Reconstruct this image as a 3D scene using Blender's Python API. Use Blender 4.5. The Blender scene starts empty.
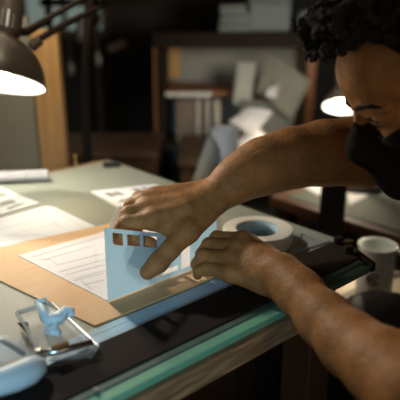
import bpy, bmesh, math, random
import numpy as np
from mathutils import Vector, Matrix
random.seed(4); np.random.seed(4)
S = bpy.context.scene
COL = S.collection
PI = math.pi
# ------------------------------------------------------------------ camera model
F = 616.0; PITCH = math.radians(19); Z0 = 0.95; CZ = Z0 + 0.42
cp, sp = math.cos(PITCH), math.sin(PITCH)
AZ = math.atan2(719, 651)
U = Vector((math.sin(AZ), math.cos(AZ), 0)); V = Vector((-math.cos(AZ), math.sin(AZ), 0))
RZ = math.atan2(U.y, U.x)                     # the bench's own x axis runs along its front edge
def ray(x, y):
    X = (x-200)/F; u = (200-y)/F
    return Vector((X, cp+u*sp, -sp+u*cp))
def G(x, y, z=0.0):                            # on the horizontal plane z above the bench top
    d = ray(x, y); return Vector((0, 0, CZ)) + d*((Z0+z-CZ)/d.z)
def D(x, y, dep):                              # at a distance along the view axis
    return Vector((0, 0, CZ)) + ray(x, y)*dep
def Y(x, y, yy):                               # on the upright plane at world y
    d = ray(x, y); return Vector((0, 0, CZ)) + d*(yy/d.y)
def W(u, v, z=0.0): return U*u + V*v + Vector((0, 0, Z0+z))
def UV(p): return (p.x*U.x+p.y*U.y, p.x*V.x+p.y*V.y)
# ------------------------------------------------------------------ materials
MATS = {}
def mat(name, col, rough=.6, metal=0.0, noise=0.0, nscale=20, bump=0.0, bscale=60, emit=None, es=0, trans=0, alpha=1, sss=0, col2=None, wood=False, stretch=(1, 1, 1), spec=.5):
    m = bpy.data.materials.new(name); m.use_nodes = True
    nt = m.node_tree; b = nt.nodes['Principled BSDF']
    b.inputs['Roughness'].default_value = rough; b.inputs['Metallic'].default_value = metal
    b.inputs['Specular IOR Level'].default_value = spec
    b.inputs['Base Color'].default_value = (*col, 1)
    tc = nt.nodes.new('ShaderNodeTexCoord'); mp = nt.nodes.new('ShaderNodeMapping')
    nt.links.new(tc.outputs['Object'], mp.inputs['Vector']); mp.inputs['Scale'].default_value = stretch
    if noise > 0 or col2:
        n = nt.nodes.new('ShaderNodeTexNoise'); n.inputs['Scale'].default_value = nscale; n.inputs['Detail'].default_value = 5
        nt.links.new(mp.outputs[0], n.inputs['Vector'])
        r = nt.nodes.new('ShaderNodeValToRGB')
        c2 = col2 or tuple(c*(1-noise) for c in col)
        r.color_ramp.elements[0].position = .32; r.color_ramp.elements[1].position = .68
        r.color_ramp.elements[0].color = (*c2, 1); r.color_ramp.elements[1].color = (*col, 1)
        nt.links.new(n.outputs['Fac'], r.inputs['Fac']); nt.links.new(r.outputs[0], b.inputs['Base Color'])
        if wood:
            w = nt.nodes.new('ShaderNodeTexWave'); w.wave_type = 'BANDS'; w.bands_direction = 'Y'
            w.inputs['Scale'].default_value = 18; w.inputs['Distortion'].default_value = 6; w.inputs['Detail'].default_value = 3
            nt.links.new(mp.outputs[0], w.inputs['Vector'])
            mx = nt.nodes.new('ShaderNodeMix'); mx.data_type = 'RGBA'; mx.blend_type = 'MULTIPLY'; mx.inputs[0].default_value = .45
            nt.links.new(r.outputs[0], mx.inputs[6]); nt.links.new(w.outputs['Color'], mx.inputs[7])
            nt.links.new(mx.outputs[2], b.inputs['Base Color'])
    if bump > 0:
        n2 = nt.nodes.new('ShaderNodeTexNoise'); n2.inputs['Scale'].default_value = bscale; n2.inputs['Detail'].default_value = 6
        nt.links.new(mp.outputs[0], n2.inputs['Vector'])
        bp = nt.nodes.new('ShaderNodeBump'); bp.inputs['Strength'].default_value = bump; bp.inputs['Distance'].default_value = .002
        nt.links.new(n2.outputs['Fac'], bp.inputs['Height']); nt.links.new(bp.outputs[0], b.inputs['Normal'])
    if emit: b.inputs['Emission Color'].default_value = (*emit, 1); b.inputs['Emission Strength'].default_value = es
    if trans: b.inputs['Transmission Weight'].default_value = trans
    if alpha < 1: b.inputs['Alpha'].default_value = alpha
    if sss:
        b.inputs['Subsurface Weight'].default_value = sss; b.inputs['Subsurface Radius'].default_value = (.010, .004, .002); b.inputs['Subsurface Scale'].default_value = .6
    MATS[name] = m; return m
M = {
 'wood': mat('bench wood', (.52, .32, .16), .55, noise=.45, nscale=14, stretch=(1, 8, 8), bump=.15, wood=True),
 'pine': mat('pine wood', (.62, .36, .14), .6, noise=.35, nscale=6, stretch=(6, 6, .7), bump=.15),
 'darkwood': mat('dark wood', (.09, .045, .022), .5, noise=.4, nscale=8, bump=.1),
 'orangewood': mat('orange wood', (.30, .11, .03), .5, noise=.4, nscale=9, stretch=(1, 6, 6)),
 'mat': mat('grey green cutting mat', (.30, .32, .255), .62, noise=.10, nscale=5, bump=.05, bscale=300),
 'kraft': mat('kraft board', (.71, .45, .23), .7, noise=.10, nscale=25, stretch=(1, 4, 1), bump=.08, bscale=200),
 'paper': mat('white paper', (.80, .79, .80), .75, noise=.03, nscale=8),
 'bluepaper': mat('pale blue paper', (.70, .75, .82), .75, noise=.03, nscale=8),
 'card': mat('cool light tinted card', (.60, .77, .86), .7, noise=.03, nscale=12),  # white card, the cool fill light is put into its colour
 'cardgrey': mat('pale grey board', (.66, .66, .60), .7, noise=.05, nscale=12),
 'print': mat('grey printed lines', (.60, .60, .62), .8),
 'printdark': mat('dark printed windows', (.20, .21, .20), .8),
 'printsage': mat('sage printed windows', (.30, .32, .25), .8),
 'black': mat('black anodised metal', (.022, .015, .012), .85, noise=.25, nscale=30, spec=.15),
 'blackplastic': mat('black plastic', (.03, .026, .023), .45),
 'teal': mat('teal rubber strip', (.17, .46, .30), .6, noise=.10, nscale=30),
 'tealdark': mat('dark and shaded green rubber', (.07, .13, .11), .6, noise=.2, nscale=30),  # inner strip's own colour, also the shaded end of the teal strip
 'ruler': mat('cool light tinted ruler', (.42, .66, .84), .35, noise=.04, nscale=10),  # white ruler, blue light in the shade painted into its colour
 'steel': mat('steel', (.55, .55, .53), .28, metal=1),
 'brass': mat('brass', (.75, .5, .2), .3, metal=1),
 'blueplastic': mat('pale blue plastic', (.60, .77, .86), .5),
 'clear': mat('clear acrylic', (.86, .92, .95), .12, alpha=.22),
 'clearedge': mat('clear acrylic edge', (.50, .54, .52), .25, alpha=.6),
 'tape': mat('masking tape paper', (.78, .75, .66), .7, noise=.05, nscale=60),
 'core': mat('blue tape core', (.35, .50, .60), .7),
 'skin': mat('brown skin', (.43, .20, .068), .55, noise=.28, nscale=55, bump=.7, bscale=150, sss=.05, spec=.25),
 'nail': mat('finger nail', (.52, .31, .19), .35),
 'tattoo': mat('dark tattoo ink', (.07, .045, .03), .6),
 'hair': mat('black hair', (.026, .021, .018), .8, noise=.4, nscale=200, bump=.4, bscale=400, spec=.2),
 'cloth': mat('black cloth', (.018, .016, .015), .95, noise=.2, nscale=60, bump=.3, bscale=800, spec=.1),
 'eyewhite': mat('eye white', (.20, .16, .13), .3),
 'iris': mat('dark iris', (.03, .015, .01), .15),
 'shade': mat('bronze lamp enamel', (.075, .058, .045), .38, noise=.15, nscale=10, spec=.6),
 'shadein': mat('white lamp inside', (.9, .9, .88), .5),
 'bulb': mat('lit bulb', (1, 1, 1), .5, emit=(1, .93, .80), es=26),
 'bulb2': mat('lit bulb far', (1, 1, 1), .5, emit=(1, .93, .82), es=14),
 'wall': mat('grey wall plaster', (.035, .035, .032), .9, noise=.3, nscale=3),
 'wallboard': mat('olive grey board', (.27, .265, .22), .85, noise=.12, nscale=4),
 'backboard': mat('grey shelf back', (.30, .30, .27), .8, noise=.2, nscale=5),
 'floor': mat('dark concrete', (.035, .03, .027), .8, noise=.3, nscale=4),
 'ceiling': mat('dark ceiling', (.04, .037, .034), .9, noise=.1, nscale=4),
 'glass': mat('dusk window glass', (.05, .07, .07), .2, emit=(.22, .28, .25), es=.6),
 'enamel': mat('pale enamel', (.52, .56, .54), .28, noise=.06, nscale=20),
 'logo': mat('dark logo ink', (.06, .06, .06), .5),
 'greybox': mat('blue grey box card', (.13, .165, .165), .6, noise=.1, nscale=9),
 'book1': mat('tan book cloth', (.20, .15, .10), .8, noise=.1), 'book2': mat('cream book cloth', (.58, .52, .42), .8, noise=.1),
 'book3': mat('brown book cloth', (.10, .06, .04), .8, noise=.1),
 'leather': mat('black leather', (.012, .010, .009), .5, bump=.2, bscale=150, noise=.2, spec=.1),
 'sidewood': mat('light beech', (.62, .50, .36), .5, noise=.2, nscale=9, stretch=(1, 8, 1)),
 'trouser': mat('charcoal trousers', (.03, .028, .028), .95, noise=.2, nscale=60),
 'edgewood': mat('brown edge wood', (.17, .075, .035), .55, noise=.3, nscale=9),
 'tabcard': mat('cream tab card', (.88, .70, .48), .7, noise=.05),
 'tracing': mat('dull tracing paper', (.36, .35, .29), .7, noise=.1),
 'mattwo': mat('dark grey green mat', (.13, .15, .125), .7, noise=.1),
 'smudge': mat('grey metal', (.20, .21, .20), .5, metal=.3),
}
# ------------------------------------------------------------------ helpers
def link_mesh(name, bm, m, parent=None, smooth=False, bevel=0, loc=None, rz=0):
    me = bpy.data.meshes.new(name); bmesh.ops.recalc_face_normals(bm, faces=bm.faces); bm.to_mesh(me); bm.free()
    o = bpy.data.objects.new(name, me); COL.objects.link(o)
    for mm in (m if isinstance(m, (list, tuple)) else [m]): me.materials.append(mm)
    if smooth:
        for p in me.polygons: p.use_smooth = True
    if bevel:
        b = o.modifiers.new('bevel', 'BEVEL'); b.width = bevel; b.segments = 2; b.limit_method = 'ANGLE'
    if parent: o.parent = parent
    if loc is not None: o.location = loc
    if rz: o.rotation_euler.z = rz
    return o
def thing(name, loc, label, cat, rz=0, group=None, rot=None):
    o = bpy.data.objects.new(name, None); COL.objects.link(o); o.location = loc; o.empty_display_size = .05
    o.rotation_euler = rot if rot else (0, 0, rz)
    o['label'] = label; o['category'] = cat
    if group: o['group'] = group
    return o
def tag(o, label, cat, group=None):
    o['label'] = label; o['category'] = cat
    if group: o['group'] = group
    return o
def struct(o): o['kind'] = 'structure'; return o
def bbox(bm, x0, x1, y0, y1, z0, z1, M4=None):
    vs = [bm.verts.new((x, y, z)) for z in (z0, z1) for y in (y0, y1) for x in (x0, x1)]
    for f in ((0, 1, 3, 2), (4, 6, 7, 5), (0, 4, 5, 1), (2, 3, 7, 6), (0, 2, 6, 4), (1, 5, 7, 3)): bm.faces.new([vs[i] for i in f])
    if M4:
        for v in vs: v.co = M4 @ v.co
    return vs
def box(*a, M4=None):
    bm = bmesh.new(); bbox(bm, *a, M4=M4); return bm
def prism(pts, z0, z1, bm=None):                # outline in xy, given thickness in z
    bm = bm or bmesh.new(); n = len(pts)
    a = [bm.verts.new((p[0], p[1], z0)) for p in pts]; b = [bm.verts.new((p[0], p[1], z1)) for p in pts]
    bm.faces.new(a[::-1]); bm.faces.new(b)
    for i in range(n): bm.faces.new((a[i], a[(i+1) % n], b[(i+1) % n], b[i]))
    return bm
def tube(pts, rs, bm=None, n=12, cap=True):
    bm = bm or bmesh.new(); pts = [Vector(p) for p in pts]
    if not isinstance(rs, (list, tuple)): rs = [rs]*len(pts)
    prev = None; up = None
    for i, p in enumerate(pts):
        t = (pts[min(i+1, len(pts)-1)] - pts[max(i-1, 0)]).normalized()
        if up is None: up = t.orthogonal().normalized()
        up = (up - t*up.dot(t)).normalized(); s = t.cross(up)
        ring = [bm.verts.new(p + (up*math.cos(2*PI*k/n) + s*math.sin(2*PI*k/n))*rs[i]) for k in range(n)]
        if prev:
            for k in range(n): bm.faces.new((prev[k], prev[(k+1) % n], ring[(k+1) % n], ring[k]))
        elif cap: bm.faces.new(ring[::-1])
        prev = ring
    if cap: bm.faces.new(prev)
    return bm
def lathe(prof, n=40, bm=None, closed=False):    # (r,z) around z; prof may start or end at r=0
    bm = bm or bmesh.new(); rings = []
    for r, z in prof:
        if r < 1e-6: rings.append([bm.verts.new((0, 0, z))])
        else: rings.append([bm.verts.new((r*math.cos(2*PI*k/n), r*math.sin(2*PI*k/n), z)) for k in range(n)])
    pr = list(zip(rings, rings[1:])) + ([(rings[-1], rings[0])] if closed else [])
    for a, b in pr:
        for k in range(n):
            k2 = (k+1) % n
            if len(a) == 1 and len(b) == 1: continue
            if len(a) == 1: bm.faces.new((a[0], b[k2], b[k]))
            elif len(b) == 1: bm.faces.new((a[k], a[k2], b[0]))
            else: bm.faces.new((a[k], a[k2], b[k2], b[k]))
    return bm
def local(o, p):                                 # world point in an unparented root's frame
    return Matrix.LocRotScale(o.location, o.rotation_euler, None).inverted() @ Vector(p)
# holes cut into a sheet: grid cells between sorted cuts, cells inside a hole are skipped
def sheet_with_holes(outline_top, u0, u1, holes, th):
    """upright sheet in x (along) and z (up), thickness in y; outline_top(x)->z"""
    xs = sorted(set([u0, u1] + [h[0] for h in holes] + [h[1] for h in holes] + [u0+(u1-u0)*k/12 for k in range(13)]))
    bm = bmesh.new(); quads = []
    for a, b in zip(xs, xs[1:]):
        if b-a < 1e-6: continue
        mid = (a+b)/2; hs = sorted([h for h in holes if h[0] <= mid <= h[1]], key=lambda h: h[2])
        lo = (0, 0)
        for h in hs:
            ta = (mid-h[0])/(h[1]-h[0]); sl = h[4] if len(h) > 4 else 0
            za, zb = h[2]+(a-h[0])*sl, h[2]+(b-h[0])*sl
            quads.append((a, b, lo[0], lo[1], za, zb)); lo = (h[3]+(a-h[0])*sl, h[3]+(b-h[0])*sl)
        quads.append((a, b, lo[0], lo[1], outline_top(a), outline_top(b)))
    cache = {}
    def vv(x, y, z):
        k = (round(x, 6), round(y, 6), round(z, 6))
        if k not in cache: cache[k] = bm.verts.new((x, y, z))
        return cache[k]
    for a, b, z0a, z0b, z1a, z1b in quads:
        f = [vv(a, 0, z0a), vv(b, 0, z0b), vv(b, 0, z1b), vv(a, 0, z1a)]
        try: bm.faces.new(f)
        except ValueError: pass
    r = bmesh.ops.solidify(bm, geom=bm.faces[:], thickness=th)
    return bm
# ------------------------------------------------------------------ implicit surface bodies
class Field:
    def __init__(s, lo, hi, h):
        s.lo = np.array(lo, float); s.h = h; s.n = np.ceil((np.array(hi)-s.lo)/h).astype(int)+1
        s.d = np.full(s.n, .05, np.float32)
    def _sl(s, lo, hi):
        a = np.clip(np.floor((lo-s.lo)/s.h).astype(int), 0, s.n); b = np.clip(np.ceil((hi-s.lo)/s.h).astype(int)+1, 0, s.n)
        if (b <= a).any(): return None
        ax = [s.lo[i]+np.arange(a[i], b[i])*s.h for i in range(3)]
        g = np.meshgrid(*ax, indexing='ij'); return (slice(a[0], b[0]), slice(a[1], b[1]), slice(a[2], b[2])), g
    def _mix(s, sl, d, k, op):
        e = s.d[sl]
        if op == 'add':
            hh = np.maximum(k-np.abs(e-d), 0)/k if k > 0 else 0
            s.d[sl] = np.minimum(e, d) - (hh*hh*k*.25 if k > 0 else 0)
        else:
            d = -d; hh = np.maximum(k-np.abs(e-d), 0)/k
            s.d[sl] = np.maximum(e, d) + hh*hh*k*.25
    def cone(s, a, b, ra, rb, k=.006, op='add'):
        a = np.array(a, float); b = np.array(b, float); m = max(ra, rb)+k+.008
        q = s._sl(np.minimum(a, b)-m, np.maximum(a, b)+m)
        if q is None: return
        sl, g = q; ab = b-a; L = max(float(ab@ab), 1e-12)
        t = np.clip(((g[0]-a[0])*ab[0]+(g[1]-a[1])*ab[1]+(g[2]-a[2])*ab[2])/L, 0, 1)
        d = np.sqrt((g[0]-a[0]-t*ab[0])**2+(g[1]-a[1]-t*ab[1])**2+(g[2]-a[2]-t*ab[2])**2)-(ra+(rb-ra)*t)
        s._mix(sl, d, k, op)
    def ell(s, c, r, R=None, k=.01, op='add'):
        c = np.array(c, float); r = np.array(r, float); m = r.max()+k+.01
        q = s._sl(c-m, c+m)
        if q is None: return
        sl, g = q; R = np.eye(3) if R is None else np.array(R)     # rows of R: the ellipsoid's axes
        p = [g[i]-c[i] for i in range(3)]
        l = [R[i][0]*p[0]+R[i][1]*p[1]+R[i][2]*p[2] for i in range(3)]
        k0 = np.sqrt(sum((l[i]/r[i])**2 for i in range(3))); k1 = np.sqrt(sum((l[i]/r[i]**2)**2 for i in range(3)))+1e-9
        s._mix(sl, k0*(k0-1)/k1, k, op)
    def mesh(s):
        import openvdb
        g = openvdb.FloatGrid(.05); g.copyFromArray(np.ascontiguousarray(np.clip(s.d, -.05, .05)))
        pts, quads = g.convertToQuads(0.0)
        return np.asarray(pts)*s.h+s.lo, np.asarray(quads)[:, ::-1]
def field_obj(name, meshes, m, parent=None, origin=None, smooth_it=2):
    P_, Q_ = [], []; off = 0
    for p, q in meshes: P_.append(p); Q_.append(q+off); off += len(p)
    P_ = np.concatenate(P_); Q_ = np.concatenate(Q_)
    og = np.array(origin if origin is not None else (0, 0, 0))
    me = bpy.data.meshes.new(name); me.from_pydata((P_-og).tolist(), [], Q_.tolist()); me.update()
    for p in me.polygons: p.use_smooth = True
    me.materials.append(m)
    o = bpy.data.objects.new(name, me); COL.objects.link(o)
    if smooth_it:
        sm = o.modifiers.new('smooth', 'SMOOTH'); sm.iterations = smooth_it; sm.factor = .5
    if parent: o.parent = parent
    o.location = Vector(og) - (parent.location if parent else Vector((0, 0, 0)))
    return o
# ================================================================== THE ROOM
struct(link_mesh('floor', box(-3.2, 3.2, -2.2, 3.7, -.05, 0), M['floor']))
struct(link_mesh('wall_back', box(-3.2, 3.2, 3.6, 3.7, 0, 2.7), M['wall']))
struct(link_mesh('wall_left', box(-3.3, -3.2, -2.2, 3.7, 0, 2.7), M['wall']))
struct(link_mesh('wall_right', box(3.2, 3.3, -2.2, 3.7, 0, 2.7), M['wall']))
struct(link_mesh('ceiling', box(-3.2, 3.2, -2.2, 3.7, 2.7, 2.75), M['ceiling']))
# window in the back wall, upper left
p0 = Y(28, 30, 3.58); p1 = Y(98, -60, 3.58)
wf = bmesh.new()
for a in ((p0.x-.04, p1.x+.04, p0.z-.04, p0.z), (p0.x-.04, p1.x+.04, p1.z, p1.z+.04), (p0.x-.04, p0.x, p0.z, p1.z), (p1.x, p1.x+.04, p0.z, p1.z), ((p0.x+p1.x)/2-.012, (p0.x+p1.x)/2+.012, p0.z, p1.z)):
    bbox(wf, a[0], a[1], 3.555, 3.6, a[2], a[3])
wfo = struct(link_mesh('window_1', wf, M['darkwood']))
link_mesh('window_pane', box(p0.x, p1.x, 3.585, 3.592, p0.z, p1.z), M['glass'], wfo)

# ================================================================== WORKBENCH
FE = .462; RE = .858; BE = 1.315; LE = -.45           # front, right, back and left edges in bench u, v
bench = thing('workbench', W(.2, .9, -Z0), 'large wooden workbench in front of the person, topped with a grey green mat', 'workbench', RZ)
def BL(u, v, z): return (u-.2, v-.9, Z0+z)
def bbx(u0, u1, v0, v1, z0, z1, bm=None):
    bm = bm or bmesh.new(); bbox(bm, u0-.2, u1-.2, v0-.9, v1-.9, Z0+z0, Z0+z1); return bm
link_mesh('tabletop', prism([(u-.2, v-.9) for u, v in ((LE, FE+.018), (.625, FE+.018), (.625, .556), (.835, .556), (RE, .62), (RE+.008, BE), (LE, BE))], Z0-.028, Z0-.002), M['wood'], bench, bevel=.002)
link_mesh('front_edge', bbx(LE, .625, FE, FE+.0178, -.034, -.003), M['wood'], bench, bevel=.002)
for u in (LE+.06, RE-.10):
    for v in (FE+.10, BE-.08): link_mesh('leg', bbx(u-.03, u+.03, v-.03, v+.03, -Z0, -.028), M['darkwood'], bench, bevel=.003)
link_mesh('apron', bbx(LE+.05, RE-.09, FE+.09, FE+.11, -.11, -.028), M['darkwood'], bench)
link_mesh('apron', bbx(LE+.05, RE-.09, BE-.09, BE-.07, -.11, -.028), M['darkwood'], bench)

mm = bmesh.new(); T = .0
def slab(pts, z0, z1, name, m, label, cat, bevel=0, **kw):  # a flat sheet lying on the bench: pts are bench u, v
    c = (sum(p[0] for p in pts)/len(pts), sum(p[1] for p in pts)/len(pts))
    o = link_mesh(name, prism([(p[0]-c[0], p[1]-c[1]) for p in pts], 0, z1-z0), m, loc=W(c[0], c[1], z0), rz=RZ, bevel=bevel)
    if label: tag(o, label, cat)
    return o, c
MT = .0015
mato, _ = slab([(LE+.03, .572), (RE-.003, .572), (RE-.003, 1.288), (LE+.03, 1.288)], -.002, MT, 'cutting_mat', M['mat'], 'grey green self-healing cutting mat covering the workbench', 'cutting mat')

# straightedge rail along the front
rail = thing('straightedge_rail', W(.2, .53, -.002), 'long black metal straightedge with teal strip along bench front edge', 'straightedge', RZ)
def rl(u0, u1, v0, v1, z0, z1): return box(u0-.2, u1-.2, v0-.53, v1-.53, z0, z1)
link_mesh('bar', prism([(u-.2, v-.53) for u, v in ((LE+.01, .4985), (.797, .4985), (.835, .568), (LE+.01, .568))], 0, .013), M['black'], rail, bevel=.002)
link_mesh('inner_strip', rl(LE+.01, .792, .4875, .4983, 0, .011), M['tealdark'], rail, bevel=.001)
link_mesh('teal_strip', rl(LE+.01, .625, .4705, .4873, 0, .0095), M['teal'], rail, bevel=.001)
link_mesh('shaded_teal_strip', rl(.6252, .785, .4705, .4873, 0, .0095), M['tealdark'], rail, bevel=.001)  # teal strip carried on, with the shade on it put into the darker colour
link_mesh('end_cap', prism([(u-.2, v-.53) for u, v in ((.7855, .468), (.797, .468), (.846, .568), (.8355, .568))], 0, .0145), M['black'], rail, bevel=.002)
for (u, v) in ((.819, .556), (.800, .522)):
    k = lathe([(0, 0), (.008, 0), (.008, .010), (.0065, .012), (0, .012)], 20)
    link_mesh('knob', k, M['black'], rail, loc=(u-.2, v-.53, .0132), smooth=False)
for u in (.30,):
    link_mesh('screw', lathe([(0, 0), (.0035, 0), (.003, .0015), (0, .0015)], 14), M['smudge'], rail, loc=(UV(G(96, 389, .012))[0]-.2, UV(G(96, 389, .012))[1]-.53, .0132))

cpl = UV(G(346, 246.5, .003)); link_mesh('brass_plate', box(cpl[0]-.2-.012, cpl[0]-.2+.012, cpl[1]-.53-.007, cpl[1]-.53+.007, .0136, .0152), M['brass'], rail)
# ruler
u0, u1, v0, v1 = .235, .665, .5715, .6075
ro, c = slab([(u0, v0), (u1, v0), (u1, v1), (u0, v1)], MT, MT+.003, 'flat_ruler', M['ruler'], 'white flat ruler, cool light in its colour, lying between kraft board and black straightedge', 'ruler')
tk = bmesh.new()
for i in range(86):
    u = -.212+i*.005; L = .011 if i % 10 == 0 else (.008 if i % 5 == 0 else .005)
    bbox(tk, u, u+.0007, .0175-L, .0172, .0031, .0034)
bbox(tk, -.212, .212, .0050, .0056, .0031, .0034)
link_mesh('graduation', tk, M['print'], ro)

# kraft board, papers
def gp(*px): return [UV(G(*p)) for p in px]
KZ = MT+.0025
kp = [(.372, .616), (.672, .614), (.676, .868)] + gp((107, 226), (27, 243), (-30, 257)) + [(.335, .845)]
slab(kp, MT, KZ, 'kraft_board', M['kraft'], 'tan kraft cardboard sheet lying under the large drawing and the upright card', 'cardboard')
# blueprint beneath
bp = gp((-20, 225), (38, 208.5), (46, 206.5), (54, 207.8), (104, 240)); bp = bp + [(.44, .90), (.35, .93)]
# keep it beside the board: lies on the mat, its lower side tucked next to the kraft board
bp = gp((-20, 225), (38, 208.5), (46, 206.5), (54, 207.8), (96, 227.5), (27, 242), (-30, 255.5))
bo, bc = slab(bp, MT, MT+.0006, 'printed_plan', M['bluepaper'], 'pale plan sheet with rounded corner lying on mat above the kraft board', 'paper drawing')
def lines(o, c, segs, m, w=.0009, z=.0008, name='printed_lines'):
    bm = bmesh.new()
    for s in segs:
        for a, b in zip(s, s[1:]):
            a = Vector((*a, 0)); b = Vector((*b, 0))
            d = (b-a).normalized(); n = Vector((-d.y, d.x, 0))*w/2
            q = [a+n, b+n, b-n, a-n]; prism([(v.x-c[0], v.y-c[1]) for v in q], z, z+.0002, bm)
    return link_mesh(name, bm, m, o)
lines(bo, bc, [gp((0, 223), (40, 211.5), (50, 211), (83, 227.5)), gp((0, 230), (44, 219), (66, 231)), gp((10, 236), (60, 223)), gp((44, 212), (62, 229)), gp((0, 243), (30, 235), (52, 238))], M['print'], z=.0007)
# loose drawing over the kraft board
pa = gp((18, 258), (108, 304.5)) + [(.60, .668), (.60, .86)] + gp((107, 232.5),)
pa = gp((18, 258), (106.5, 303.2)) + [(.655, .670), (.660, .862)] + gp((104, 234),)
po, pc = slab(pa, KZ+.0002, KZ+.0009, 'elevation_drawing', M['paper'], 'white sheet with thin printed drawing lines lying on the kraft board', 'paper drawing')
q = UV(G(30, 262))
lines(po, pc, [gp((32, 260), (104, 239)), gp((38, 263), (50, 262), (58, 268), (104, 256)), gp((60, 275), (106, 262)), gp((66, 278), (106, 267)), gp((74, 282), (106, 273)), gp((74, 284), (104, 276)),
               gp((84, 288), (104, 283)), gp((46, 262), (92, 249)), gp((96, 246), (96, 272)), gp((80, 283), (92, 292))], M['print'], w=.0007, z=.0010)
# grid card at the left
gc = gp((-30, 181), (0, 188.5), (40, 204.5), (0, 216), (-30, 224))
go, gcc = slab(gc, MT, MT+.002, 'window_grid_card', M['paper'], 'white card with rectangular openings lying at the left edge of the mat', 'model card')
bm = bmesh.new()
for quad in (((-8, 196), (4, 193.5), (9, 197), (-3, 200.5)), ((0, 203.5), (12, 201), (17, 204), (1, 208.5)), ((-12, 205.5), (-4, 204), (1, 208), (-8, 211)), ((6, 210), (18, 205.5), (27, 204.5), (9, 211.5)), ((-20, 190), (-9, 189), (-3, 192), (-15, 195))):
    pts = gp(*quad); prism([(p[0]-gcc[0], p[1]-gcc[1]) for p in pts], .0021, .0023, bm)
link_mesh('opening', bm, M['printsage'], go)
# facade card flat on the mat
fc = gp((91, 192.8), (154, 185.5), (168, 191), (190, 196), (118, 208.5))
fo, fcc = slab(fc, MT, MT+.002, 'facade_card', M['paper'], 'flat white card with rows of dark windows behind the right hand', 'model card')
for quad in (((103, 195), (109, 194), (118, 197), (111, 198.5)), ((112, 194), (117, 193), (125, 196), (119, 197.2)), ((131, 190.8), (137, 190), (145, 193), (138, 194)), ((140, 189.5), (145.5, 189), (154, 191.8), (147.5, 192.6)),
             ((149, 188.8), (154, 188.2), (162, 190.8), (156.5, 191.5)), ((118, 202), (133, 199), (136, 200.5), (121, 204))):
    pts = gp(*quad); link_mesh('window_opening', prism([(p[0]-fcc[0], p[1]-fcc[1]) for p in pts], .00205, .0023), M['printdark'], fo)

# upright card (model facade) held by both hands
CU0, CV = UV(G(108, 303, .003))
def vp(px, py):                                  # pixel -> (u, z) on the upright plane v = CV
    d = ray(px, py); n = V; t = CV/(d.x*n.x+d.y*n.y); p = Vector((0, 0, CZ))+d*t
    return p.x*U.x+p.y*U.y, p.z-Z0
TOPP = [vp(107, 228), vp(140, 231.5), vp(160, 233), vp(185, 226), vp(216.5, 211.5)]
CU1 = TOPP[-1][0]; BZ = KZ+.0010
def topz(u):
    for (a, za), (b, zb) in zip(TOPP, TOPP[1:]):
        if u <= b+1e-9: return za+(zb-za)*(u-a)/(b-a)-BZ
    return TOPP[-1][1]-BZ
holes = []
for (x0, x1, yt0, yt1, yb) in ((112.4, 123, 232.6, 0, 245), (127, 140, 234.4, 0, 245.6), (143.3, 157, 235.6, 0, 247)):
    (a, zt), (a2, zb) = vp(x0, yt0), vp(x0, yb); b, _ = vp(x1, yb); zt2 = vp(x1, yt0+1.4)[1]
    holes.append((a, b, zb-BZ, zt-BZ, (vp(x1, yb+.7)[1]-zb)/(b-a)))
a, b = vp(158, 281)[0], vp(178, 273)[0]; z_ = vp(158, 282)[1]; holes.append((a, b, .0085, .0160, 0))
a, b = vp(181.5, 270)[0], vp(190, 266)[0]; holes.append((a, b, .0065, .044, 0))
a, b = vp(191.5, 270)[0], vp(201, 266)[0]; holes.append((a, b, .0085, .0160, 0))
card = thing('model_wall_card', W(CU0, CV, BZ), 'cool light tinted card wall with cut windows held upright between both hands', 'model card', RZ)
cb = sheet_with_holes(lambda x: topz(x+CU0), 0, CU1-CU0, [(h[0]-CU0, h[1]-CU0, *h[2:]) for h in holes], .0022)
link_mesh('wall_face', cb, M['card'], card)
# folded end flap
zf = TOPP[-1][1]-BZ; L = CU1-CU0
fl = bmesh.new()
ps = [(L+.0015, .001, 0), (L+.045, .034, 0), (L+.045, .034, zf-.004), (L+.0015, .001, zf)]
vs = [fl.verts.new(p) for p in ps]; fl.faces.new(vs); bmesh.ops.solidify(fl, geom=fl.faces[:], thickness=.002)
link_mesh('folded_flap', fl, M['cardgrey'], card)

# masking tape
tc_ = G(258, 228.5, .026); uv = UV(tc_)
tp = thing('tape_roll', Vector((tc_.x, tc_.y, Z0+MT+.0005)), 'wide cream roll of masking tape lying behind the left hand', 'tape roll')
prof = [(.0385, 0), (.060, 0), (.0605, .001), (.0605, .024), (.0598, .025)] + [(.0585-.0014*i, .025+(.0004 if i % 2 else 0)) for i in range(14)] + [(.0385, .025)]
link_mesh('tape', lathe(prof, 56, closed=True), M['tape'], tp, smooth=False)
link_mesh('core', lathe([(.036, 0), (.0382, 0), (.0382, .0235), (.036, .0235)], 48, closed=True), M['core'], tp, smooth=True)
# clear set square right of the tape
sq_pts = gp((284, 240), (312, 232), (318, 243), (300, 254))
sz = MT+.0002
a, b, c3 = [Vector((*p, 0)) for p in gp((289, 256), (330, 243), (296, 228))]
cc = (a+b+c3)/3
bm = bmesh.new(); outer = [a-cc, b-cc, c3-cc]; inner = [v*.45 for v in outer]
vo = [[bm.verts.new((v.x, v.y, z)) for v in outer] for z in (0, .003)]; vi = [[bm.verts.new((v.x, v.y, z)) for v in inner] for z in (0, .003)]
for i in range(3):
    j = (i+1) % 3
    bm.faces.new((vo[0][i], vo[0][j], vo[1][j], vo[1][i])); bm.faces.new((vi[0][i], vi[1][i], vi[1][j], vi[0][j]))
    bm.faces.new((vo[1][i], vo[1][j], vi[1][j], vi[1][i])); bm.faces.new((vo[0][i], vi[0][i], vi[0][j], vo[0][j]))
tag(link_mesh('set_square', bm, M['clearedge'], loc=W(cc.x, cc.y, sz), rz=RZ), 'clear plastic set square lying beside the tape roll', 'set square')

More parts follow.
